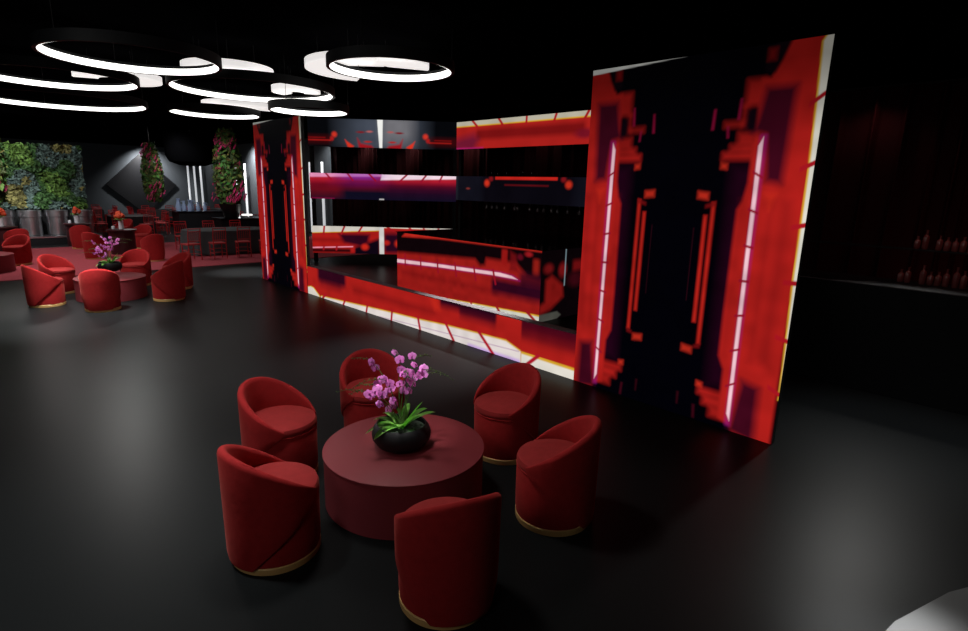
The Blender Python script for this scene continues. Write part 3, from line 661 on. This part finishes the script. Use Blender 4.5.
# serving counters, jugs, lamp, flower columns
t = thing('serving_counter', 'black serving counter with a lit lamp beside the far tall panel', 'counter', (-18.2, 2.75, gz(-18.6)))
sbox('body', -.45, .45, -.85, .85, 0, .88, M_black, t, .01); sbox('countertop', -.5, .5, -.9, .9, .88, .92, M_gloss, t, .008)
t = thing('serving_counter', 'low black serving counter carrying pale glass jugs', 'counter', (-23.5, 3.05, 0))
sbox('body', -.5, .5, -1.1, 1.1, 0, .88, M_black, t, .01); sbox('countertop', -.55, .55, -1.15, 1.15, .88, .92, M_gloss, t, .008)
t = thing('table_lamp', 'small flat white lit lamp on the black serving counter', 'lamp', (-17.95, 2.95, .932))
bm = bmesh.new(); lathe(bm, [(.12, 0), (.12, .02), (.02, .03), (.02, .08)], 20); finish('base', bm, M_black, t, True)
bm = bmesh.new(); lathe(bm, [(.17, .08), (.2, .09), (.2, .13), (.17, .14)], 24); finish('lamp_shade', bm, M_lamp, t, True)
j0 = None
for i, (dx, dy, s) in enumerate(((.3, -.9, 1.1), (.2, -.65, .9), (.35, -.45, 1), (.1, -.3, .95), (.3, -.1, .8), (.25, .2, .75))):
    if j0 is None:
        j0 = thing('glass_jug', '', 'jug'); bm = bmesh.new(); lathe(bm, [(.07, 0), (.1, .02), (.11, .2), (.06, .36), (.055, .44), (.08, .5), (.072, .5), (.05, .44)], 20); finish('jug_body', bm, M_blueglass, j0, True)
        bm = bmesh.new(); tube(bm, [(.09, 0, .3), (.17, 0, .36), (.17, 0, .45), (.07, 0, .48)], .012); finish('handle', bm, M_blueglass, j0, True); o = j0
    else: o = dup(j0, (0, 0, 0), 0)
    o.location = (-23.5+dx-.1, 3.05+dy-.1, .92); o.scale = (s, s, s); o.rotation_euler = (0, 0, random.random()*6)
    tag(o, 'pale bluish glass jug standing on the low black serving counter', 'jug', 'glass jugs on the serving counter')

def colmesh(bm):                                                   # colour attribute from a layer
    pass
def leaf_cloud(name, pts, size, colfn, parent, tilt=1.0):
    n = len(pts); co = np.zeros((n*4, 3)); col = np.zeros((n*4, 4))
    for i, (p, nrm) in enumerate(pts):
        nrm = Vector(nrm)+Vector((rng.normal(0, .45), rng.normal(0, .45), rng.normal(0, .45)))*tilt; nrm.normalize()
        u = nrm.cross(Vector((rng.normal(), rng.normal(), rng.normal()))).normalized(); v = nrm.cross(u); s = size*rng.uniform(.6, 1.25)
        p = Vector(p)
        for k, q in enumerate((-u*s*.5, v*s*.24+nrm*s*.06, u*s*.55, -v*s*.24+nrm*s*.06)): co[i*4+k] = p+q
        c = colfn(p); f = rng.uniform(.35, 1.5); col[i*4:i*4+4] = [lin(c[0])*f, lin(c[1])*f, lin(c[2])*f, 1]
    me = bpy.data.meshes.new(name); me.from_pydata([tuple(x) for x in co], [], [(4*i, 4*i+1, 4*i+2, 4*i+3) for i in range(n)])
    a = me.color_attributes.new('Col', 'FLOAT_COLOR', 'POINT'); a.data.foreach_set('color', col.ravel().astype(np.float32)); me.materials.append(M_foliage)
    o = bpy.data.objects.new(name, me); C.objects.link(o); o.parent = parent; return o
def blossom_clump(parent, p, r, n=16):
    bm = bmesh.new()
    for i in range(n):
        d = Vector((random.gauss(0, 1), random.gauss(0, 1), random.gauss(0, 1))).normalized()*r*random.uniform(.4, 1)
        for k in range(5):
            a = 2*PI*k/5+i; q = r*.32
            c = d+Vector((math.cos(a)*q*.6, math.sin(a)*q*.3, math.sin(a)*q*.6)); e = Vector((math.cos(a), .3*math.sin(i), math.sin(a)))*q*.5; s = Vector((-math.sin(a), .2, math.cos(a)))*q*.4
            bm.faces.new([bm.verts.new(d), bm.verts.new(c-s), bm.verts.new(c+e), bm.verts.new(c+s)])
    return finish('blossom_clump', bm, M_magenta, parent, False, p)
def flower_column(base, h, r, lab, clumps, pot=True, cable=None):
    t = thing('flowering_plant', lab, 'plant', base)
    if pot:
        bm = bmesh.new(); lathe(bm, [(.22, 0), (.25, .02), (.4, .5), (.42, .52), (.38, .52), (.37, .48), (0, .46)], 28); finish('pot', bm, M_pot, t, True)
    else:
        bm = bmesh.new(); lathe(bm, [(.0, h*.5-.0), (.2, h*.5), (.26, h*.6), (.24, h*.6)], 20); finish('basket', bm, M_pot, t, True)
        bm = bmesh.new(); tube(bm, [(0, 0, h*.55), (0, 0, 4.3-base[2])], .012); finish('hanging_cable', bm, M_black, t)
    z0 = .42 if pot else 0.; pts = []
    for i in range(1500):
        k = rng.rand(); a = rng.rand()*2*PI; rr = r*(.45+.75*math.sin(PI*min(1, .18+.8*(1-k)))**.8)*(.75+.3*rng.rand())*(1-.5*k**1.5); z = z0+(h-z0)*k
        d = Vector((math.cos(a), math.sin(a), 0)); pts.append((d*rr+Vector((0, 0, z)), d+Vector((0, 0, .3))))
    leaf_cloud('foliage', pts, .2, lambda p: (60+rng.randint(0, 45), 88+rng.randint(0, 35), 52), t)
    for (a, k, s) in clumps:
        rr = r*(1.0-.42*k); blossom_clump(t, (rr*math.cos(R(a)), rr*math.sin(R(a)), z0+(h-z0)*k), s)
    return t
pc = (-18.1, 2.42, .932)
flower_column(pc, 3.2, .52, 'tall leafy column with dark pink blossoms in a black pot beside the far tall panel', ((-100, .85, .2), (-40, .78, .26), (10, .8, .25), (-60, .5, .16), (20, .2, .36), (-10, .12, .26), (-150, .25, .26), (-130, .12, .2), (40, .55, .16), (-75, .68, .15)))
p1 = atd(152, 172, 27)
flower_column((p1.x, p1.y, 1.4), 2.25, .38, 'hanging basket of leaves and pink blossoms in front of the black diamond', ((-40, .9, .26), (0, .72, .28), (25, .6, .2), (-90, .85, .2), (10, .2, .32), (-20, .1, .25), (-60, .55, .14), (-110, .7, .14)), pot=False)
p1 = atd(-13, 165, 15)
flower_column((p1.x, p1.y, 1.8), 1.75, .26, 'hanging basket with bright pink blossoms cut by the left edge of the picture', ((-20, .9, .15), (10, .75, .2), (-40, .65, .18), (20, .2, .2), (-10, .1, .18), (-70, .5, .15)), pot=False)

# ------------------------------------------------------------------ living wall and planters
t = thing('living_wall', 'green living wall panel of mixed leaves at the far left', 'plant wall', (-21.4, -4.2, 0))
sbox('panel', -.1, 0, -2.6, 2.58, 0, 3.3, M_black, t)
pts = []
for i in range(9000):
    y, z = rng.uniform(-2.6, 2.6), rng.uniform(1.18, 3.36); pts.append(((rng.uniform(.02, .25)+.09*math.sin(5*y+2*z)*math.sin(7*z-y), y, z), (1, 0, .35)))
def gcol(p):
    n = math.sin(p.y*2.3+p.z*1.9)+.8*math.sin(p.y*3.7-p.z*2.9+1)+.5*math.sin(6*p.y+5*p.z)
    return (92, 126, 58) if n > .85 else ((60, 92, 50) if n > 0 else ((84, 104, 98) if n > -1.0 else (116, 112, 66)))
leaf_cloud('foliage', pts, .16, gcol, t, .8)
t = thing('plinth', 'low black plinth with chrome edge under the living wall planters', 'plinth', (-20.6, -4.2, 0))
sbox('body', -.45, .6, -2.7, 2.75, 0, .3, M_black, t); sbox('edge_trim', .6, .615, -2.7, 2.75, .25, .3, M_chrome, t)
q0 = None
for i in range(7):
    y = -6.3+i*.74
    if q0 is None:
        q0 = thing('planter', '', 'planter'); bm = bmesh.new(); lathe(bm, [(.30, 0), (.31, .01), (.31, .62), (.29, .62), (.29, .5), (0, .5)], 32); finish('cylinder_body', bm, M_chrome, q0, True)
        bm = bmesh.new(); lathe(bm, [(.325, .62), (.335, .63), (.335, .84), (.30, .84), (.30, .62)], 32, False); finish('collar', bm, M_chrome, q0, True); o = q0
    else: o = dup(q0, (0, 0, 0), 0)
    o.location = (-20.75, y, .3); tag(o, 'polished chrome cylinder planter standing under the living wall', 'planter', 'chrome planters under the living wall')

# ------------------------------------------------------------------ wall art, tube lamps, drum pendant
t = thing('wall_panel', 'large black diamond shaped panel on the far grey wall', 'wall panel', (-38.97, 4.3, 1.85))
bm = bmesh.new(); vs = [(0, 2.05, 0), (0, 0, 1.95), (0, -2.05, 0), (0, 0, -1.9)]
a = [bm.verts.new((-.03+.0, v[1], v[2])) for v in vs]; b = [bm.verts.new((.09, v[1], v[2])) for v in vs]
bm.faces.new(a); bm.faces.new(b[::-1])
for k in range(4): bm.faces.new((a[k], b[k], b[(k+1) % 4], a[(k+1) % 4]))
bmesh.ops.recalc_face_normals(bm, faces=bm.faces); finish('board', bm, M_black, t)
t0 = None
for x, lab in ((-38.05, 'leftmost of the three tall white tube lamps at the far corner'), (-36.75, 'middle one of the three tall white tube lamps at the far corner'), (-35.5, 'rightmost of the three tall white tube lamps at the far corner'), (-29.42, 'tall white tube lamp just behind the flower column'), (-28.15, 'tall white tube lamp between flower column and far tall panel'),
               (-20.5, 'tall white tube lamp seen through the led bands, left of two'), (-19.35, 'tall white tube lamp seen through the led bands, right of two')):
    if t0 is None:
        t0 = thing('tube_lamp', '', 'lamp'); bm = bmesh.new(); tube(bm, [(0, 0, .06), (0, 0, 3.2)], .06, n=12); finish('tube', bm, M_tube, t0, True)
        bm = bmesh.new(); lathe(bm, [(.2, 0), (.2, .04), (.08, .06)], 20); finish('base', bm, M_black, t0, True); o = t0
    else: o = dup(t0, (0, 0, 0), 0)
    o.location = (x, 6.9, 0); tag(o, lab, 'lamp', 'tube lamps along the far wall')
p1 = atd(191, 145, 27)
t = thing('drum_pendant', 'large dark drum pendant hanging before the far tube lamps', 'lamp', (p1.x, p1.y, 2.9))
bm = bmesh.new(); lathe(bm, [(.0, -.06), (.5, -.03), (.85, .1), (.98, .35), (1.0, 1.2), (.9, 1.25), (0, 1.25)], 40); finish('lamp_shade', bm, M_ceil, t, True)
bm = bmesh.new(); tube(bm, [(0, 0, 1.25), (0, 0, 1.4)], .03); finish('rod', bm, M_black, t)

# ------------------------------------------------------------------ round platform at the lower right
pa, pb = at(891.5, 623, .16), at(952, 590.4, .16); d = (pb-pa).normalized(); nrm = Vector((d.y, -d.x, 0)); RP = 3.4
ctr = (pa+pb)/2+nrm*(RP*math.cos(PI/40)); ctr.z = 0
t = thing('round_platform', 'low round pale stage platform entering at the lower right corner', 'platform', ctr)
a0 = math.atan2(-nrm.y, -nrm.x)-PI/40
bm = bmesh.new(); n = 40
lo = [bm.verts.new((RP*.97*math.cos(a0+2*PI*k/n), RP*.97*math.sin(a0+2*PI*k/n), 0)) for k in range(n)]; hi = [bm.verts.new((RP*.97*math.cos(a0+2*PI*k/n), RP*.97*math.sin(a0+2*PI*k/n), .12)) for k in range(n)]
for k in range(n): bm.faces.new((lo[k], lo[(k+1) % n], hi[(k+1) % n], hi[k]))
bm.faces.new(lo[::-1]); bm.faces.new(hi); finish('riser', bm, M_black, t)
bm = bmesh.new(); lo = [bm.verts.new((RP*math.cos(a0+2*PI*k/n), RP*math.sin(a0+2*PI*k/n), .12)) for k in range(n)]; hi = [bm.verts.new((RP*math.cos(a0+2*PI*k/n), RP*math.sin(a0+2*PI*k/n), .16)) for k in range(n)]
for k in range(n): bm.faces.new((lo[k], lo[(k+1) % n], hi[(k+1) % n], hi[k]))
bm.faces.new(lo[::-1]); bm.faces.new(hi); finish('deck', bm, M_plat, t)

# ------------------------------------------------------------------ ring lamps under the ceiling
def sector(bm, ri, ro, z0, z1, a0=0., a1=2*PI, n=96, faces='all', mi=None):
    full = abs(a1-a0) > 6.28; m = n if full else n+1
    P = [[bm.verts.new((r*math.cos(a0+(a1-a0)*i/n), r*math.sin(a0+(a1-a0)*i/n), z)) for i in range(m)] for r, z in ((ri, z0), (ro, z0), (ro, z1), (ri, z1))]
    fl = []
    for i in range(n):
        j = (i+1) % m
        for k in range(4):
            f = bm.faces.new((P[k][i], P[(k+1) % 4][i], P[(k+1) % 4][j], P[k][j])); 
            if mi: f.material_index = mi[k]
    if not full:
        for i in (0, n):
            f = bm.faces.new([P[k][i] for k in range(4)])
            if mi: f.material_index = mi[1]
    bmesh.ops.recalc_face_normals(bm, faces=bm.faces)
def cables(t, r, z, a0=0., a1=2*PI):
    for k in range(3):
        a = a0+(a1-a0)*(k+.5)/3; bm = bmesh.new(); tube(bm, [(r*math.cos(a), r*math.sin(a), z), (r*math.cos(a), r*math.sin(a), 4.3-3.7)], .004, n=5); finish('hanging_cable', bm, M_black, t)
def ring_lamp(x, y, z, r, label, hb=.125, hs=.085):
    t = thing('ring_lamp', label, 'lamp', (x, y, 3.7), 0, 'ring lamps with glowing inner edge')
    dz = z-3.7
    bm = bmesh.new(); sector(bm, r-.02, r+.02, dz, dz+hb); finish('band', bm, M_band, t, True)
    bm = bmesh.new(); sector(bm, r-.034, r-.021, dz+.004, dz+hs); finish('led_strip', bm, M_led, t, True)
    cables(t, r, dz+hb); return t
def arc_lamp(x, y, z, r, ri, label, a0, a1, h=.10):
    face = math.atan2(CAM.y-y, CAM.x-x)
    t = thing('arc_lamp', label, 'lamp', (x, y, 3.7), face, 'pale arc lamps between the rings')
    dz = z-3.7
    bm = bmesh.new(); sector(bm, ri, r, dz, dz+.02, R(a0), R(a1), 64); finish('diffuser', bm, M_diff, t, True)
    bm = bmesh.new(); sector(bm, ri, r, dz+.02, dz+h, R(a0), R(a1), 64); finish('band', bm, M_diff2, t, True)
    cables(t, (r+ri)/2, dz+h, R(a0), R(a1)); return t
Z = 3.75
ring_lamp(-4.35, -3.51, Z, .97, 'large ring lamp uppermost on the left, nearest to us')
ring_lamp(-6.95, -3.99, Z, 1.09, 'ring lamp cut by the left picture edge, upper one of two')
ring_lamp(-10.21, -3.56, Z, 1.53, 'ring lamp cut by the left picture edge, lower one of two')
ring_lamp(-5.63, -1.51, Z, 1.25, 'widest ring lamp in the middle of the cluster')
ring_lamp(-9.65, -.77, Z, .92, 'small looking ring lamp lowest above the dining area')
ring_lamp(-5.46, -.65, 3.52, .65, 'small looking ring lamp just over the far tall panel')
ring_lamp(-2.33, -1.10, Z, .78, 'ring lamp on the far right of the cluster')
ZA = 3.90
arc_lamp(-5.19, -2.07, ZA, 0.64, 0.19, 'pale half ring lamp touching the right end of the uppermost ring', -92, 92)
arc_lamp(-7.31, -3.07, ZA, 0.63, 0.28, 'pale arc lamp showing inside the upper left ring', -100, 150)
arc_lamp(-6.11, -0.56, ZA, 0.42, 0.14, 'small pale arc lamp inside the right end of the widest ring', -150, 100)
arc_lamp(-9.31, -0.41, ZA, 0.72, 0.33, 'pale arc lamp under the widest ring', -110, 110)
arc_lamp(-3.36, -0.82, ZA, 0.84, 0.49, 'pale crescent lamp wrapping the left of the right ring', -170, 10)
arc_lamp(-3.33, -0.51, ZA+0.11, 0.63, 0.03, 'pale half disc lamp shining inside the right ring', -100, 100)

# ------------------------------------------------------------------ lights
def spot(x, y, z, tx, ty, tz, power, ang, blend=1., col=(1, 1, 1), rad=.15):
    l = bpy.data.lights.new('unseen_spot', 'SPOT'); l.energy = power; l.spot_size = R(ang); l.spot_blend = blend; l.color = col; l.shadow_soft_size = rad  # spots without fixtures, some added only to brighten things
    o = bpy.data.objects.new('unseen_spot', l); C.objects.link(o); o.location = (x, y, z)
    o.rotation_euler = (Vector((tx, ty, tz))-Vector((x, y, z))).to_track_quat('-Z', 'Y').to_euler(); return o
def area(x, y, z, tx, ty, tz, power, size, col=(1, 1, 1)):
    l = bpy.data.lights.new('unseen_softlight', 'AREA'); l.energy = power; l.size = size; l.color = col; l.shape = 'DISK'  # soft lights without fixtures, some added as plain fill
    o = bpy.data.objects.new('unseen_softlight', l); C.objects.link(o); o.location = (x, y, z)
    o.rotation_euler = (Vector((tx, ty, tz))-Vector((x, y, z))).to_track_quat('-Z', 'Y').to_euler(); return o
def pool(px, py, power, ang, col=(1, 1, 1), h=4.2):
    p = at(px, py, 0); return spot(p.x, p.y, h, p.x, p.y, 0, power, ang, 1., col)
# far ceiling lamps whose sheen shows on the dark floor
spot(-10.6, -3.0, 4.2, -2.0, -4.4, 0, 255, 44, 1., (1, .96, .92)); spot(-12.8, -2.3, 4.2, -3.2, -4.1, 0, 110, 40, 1., (.92, 1, .97))
spot(2.38, 4.7, 4.2, 3.4, -1.5, 0, 420, 46, 1., (1, 1, .96))
pool(60, 560, 500, 60, (.9, 1, 1)); pool(900, 440, 350, 46, (.9, .97, 1))
spot(-2.4, 2.9, 4.2, -2.1, -.95, 0, 3600, 34, 1.); spot(-8.9, 1.4, 4.2, -8.9, 1.4, 0, 500, 60, 1.)
pool(70, 318, 2600, 50); pool(245, 272, 2600, 30); pool(20, 300, 1200, 40)
spot(TC[0]-.7, TC[1]-.4, 4.2, TC[0], TC[1], .3, 225, 62, .6, (1, .96, .93), .3)
area(3.2, -8.0, 3.9, TC[0], TC[1], .3, 36, 2.0, (1, .97, .95)); area(-2.5, -6.5, 4.1, TC[0], TC[1], .3, 30, 1.5, (1, .97, .95))  # fill added from the camera side for the front chairs and table
spot(T2[0]-.5, T2[1]-.4, 4.2, T2[0], T2[1], .3, 170, 62, .7, (1, .95, .9), .3)
spot(-4.2, -6.0, 4.0, T2[0], T2[1], .4, 250, 34, .8, (1, .95, .92), .4)
area(-15.3, -4.2, 4.2, -15.6, -4.4, 0, 140, 1.6, (1, .95, .93)); spot(-11.5, -4.6, 4.1, -15.5, -2.6, .4, 30, 60, 1., (1, .95, .92), .4)
area(-15.5, 1.0, 4.2, -15.5, 1.0, 0, 30, 2.5, (1, .92, .9)); spot(-10.5, -2.2, 4.1, -14.5, .9, .6, 120, 50, 1., (1, .95, .92), .4)
area(-24, 1.6, 4.2, -24, 1.6, 0, 130, 3, (1, .92, .9))
spot(1.7, -4.7, 4.2, .79, -3.19, .85, 420, 11, .9, (1, .97, .95), .05)  # narrow beam added to brighten the orchid
# living wall wash, wall patches, flower columns
area(-19.3, -5.0, 4.1, -21.4, -4.3, 2.5, 95, 1.0); spot(-18.3, -3.6, 3.2, -20.7, -3.3, .7, 380, 60, 1.); spot(-18.3, -5.2, 2.6, -20.7, -3.9, .7, 150, 60, 1.)  # both spots added to put bright streaks on the planters
spot(-37.9, 4.5, 4.25, -39, 4.7, 2.2, 1800, 120, 1.); spot(-27.4, 6.4, 4.25, -27.6, 7.3, 2.6, 1500, 110, 1.); spot(-19.0, 6.4, 4.25, -19.2, 7.3, 2.4, 260, 120, 1.)
spot(-34.5, 6.0, 4.2, -35, 7.3, 1.5, 120, 120, 1.)
spot(-15.6, 1.2, 4.2, -18.5, 2.0, 2.2, 160, 50, .8); p1 = atd(152, 172, 24.5); spot(p1.x, p1.y, 4.2, p1.x-2, p1.y+2, 2.4, 420, 60, .8); p1 = atd(4, 165, 13.5); spot(p1.x, p1.y, 4.2, p1.x-1, p1.y+.8, 2.4, 500, 60, .8)
# unseen lamps added to give the curtains a faint red glow
for x, p, c in ((-15.5, 60, (1, .8, .76)), (-12.5, 60, (1, .8, .76)), (-9.5, 50, (1, .7, .66)), (-6.5, 10, (1, .6, .6)), (1.2, 12, (1, .4, .4)), (3.4, 18, (1, .4, .4))): spot(x, 6.5, 4.2, x, 6.8, 0, p, 120, 1., c, .05)
area(2.8, 5.4, .4, 2.8, 7.0, 1.6, 3, .6, (1, .12, .12)); area(3.2, 2.2, 3.9, 3.2, 4.0, 1.4, 6, .4, (1, .5, .45))
# unseen spot added to brighten the platform corner
p1 = at(886, 632, .16); spot(p1.x+.02, p1.y-.05, 2.2, p1.x, p1.y, .16, 500, 26, 1.)

w = bpy.data.worlds.new('dark_hall'); bpy.context.scene.world = w; w.use_nodes = True
w.node_tree.nodes['Background'].inputs[0].default_value = (.5, .55, .6, 1); w.node_tree.nodes['Background'].inputs[1].default_value = .004

# ------------------------------------------------------------------ camera
cd = bpy.data.cameras.new('camera'); cd.sensor_fit = 'HORIZONTAL'; cd.sensor_width = 36; cd.lens = F*36/968; cd.clip_end = 200; cd.clip_start = .05
co = bpy.data.objects.new('camera', cd); C.objects.link(co)
m = Matrix((AX, UP, -FW)).transposed().to_4x4(); m.translation = CAM; co.matrix_world = m
sc = bpy.context.scene; sc.camera = co
sc.view_settings.view_transform = 'Standard'; sc.view_settings.look = 'None'; sc.view_settings.exposure = 0; sc.view_settings.gamma = 1; sc.view_settings.use_curve_mapping = False
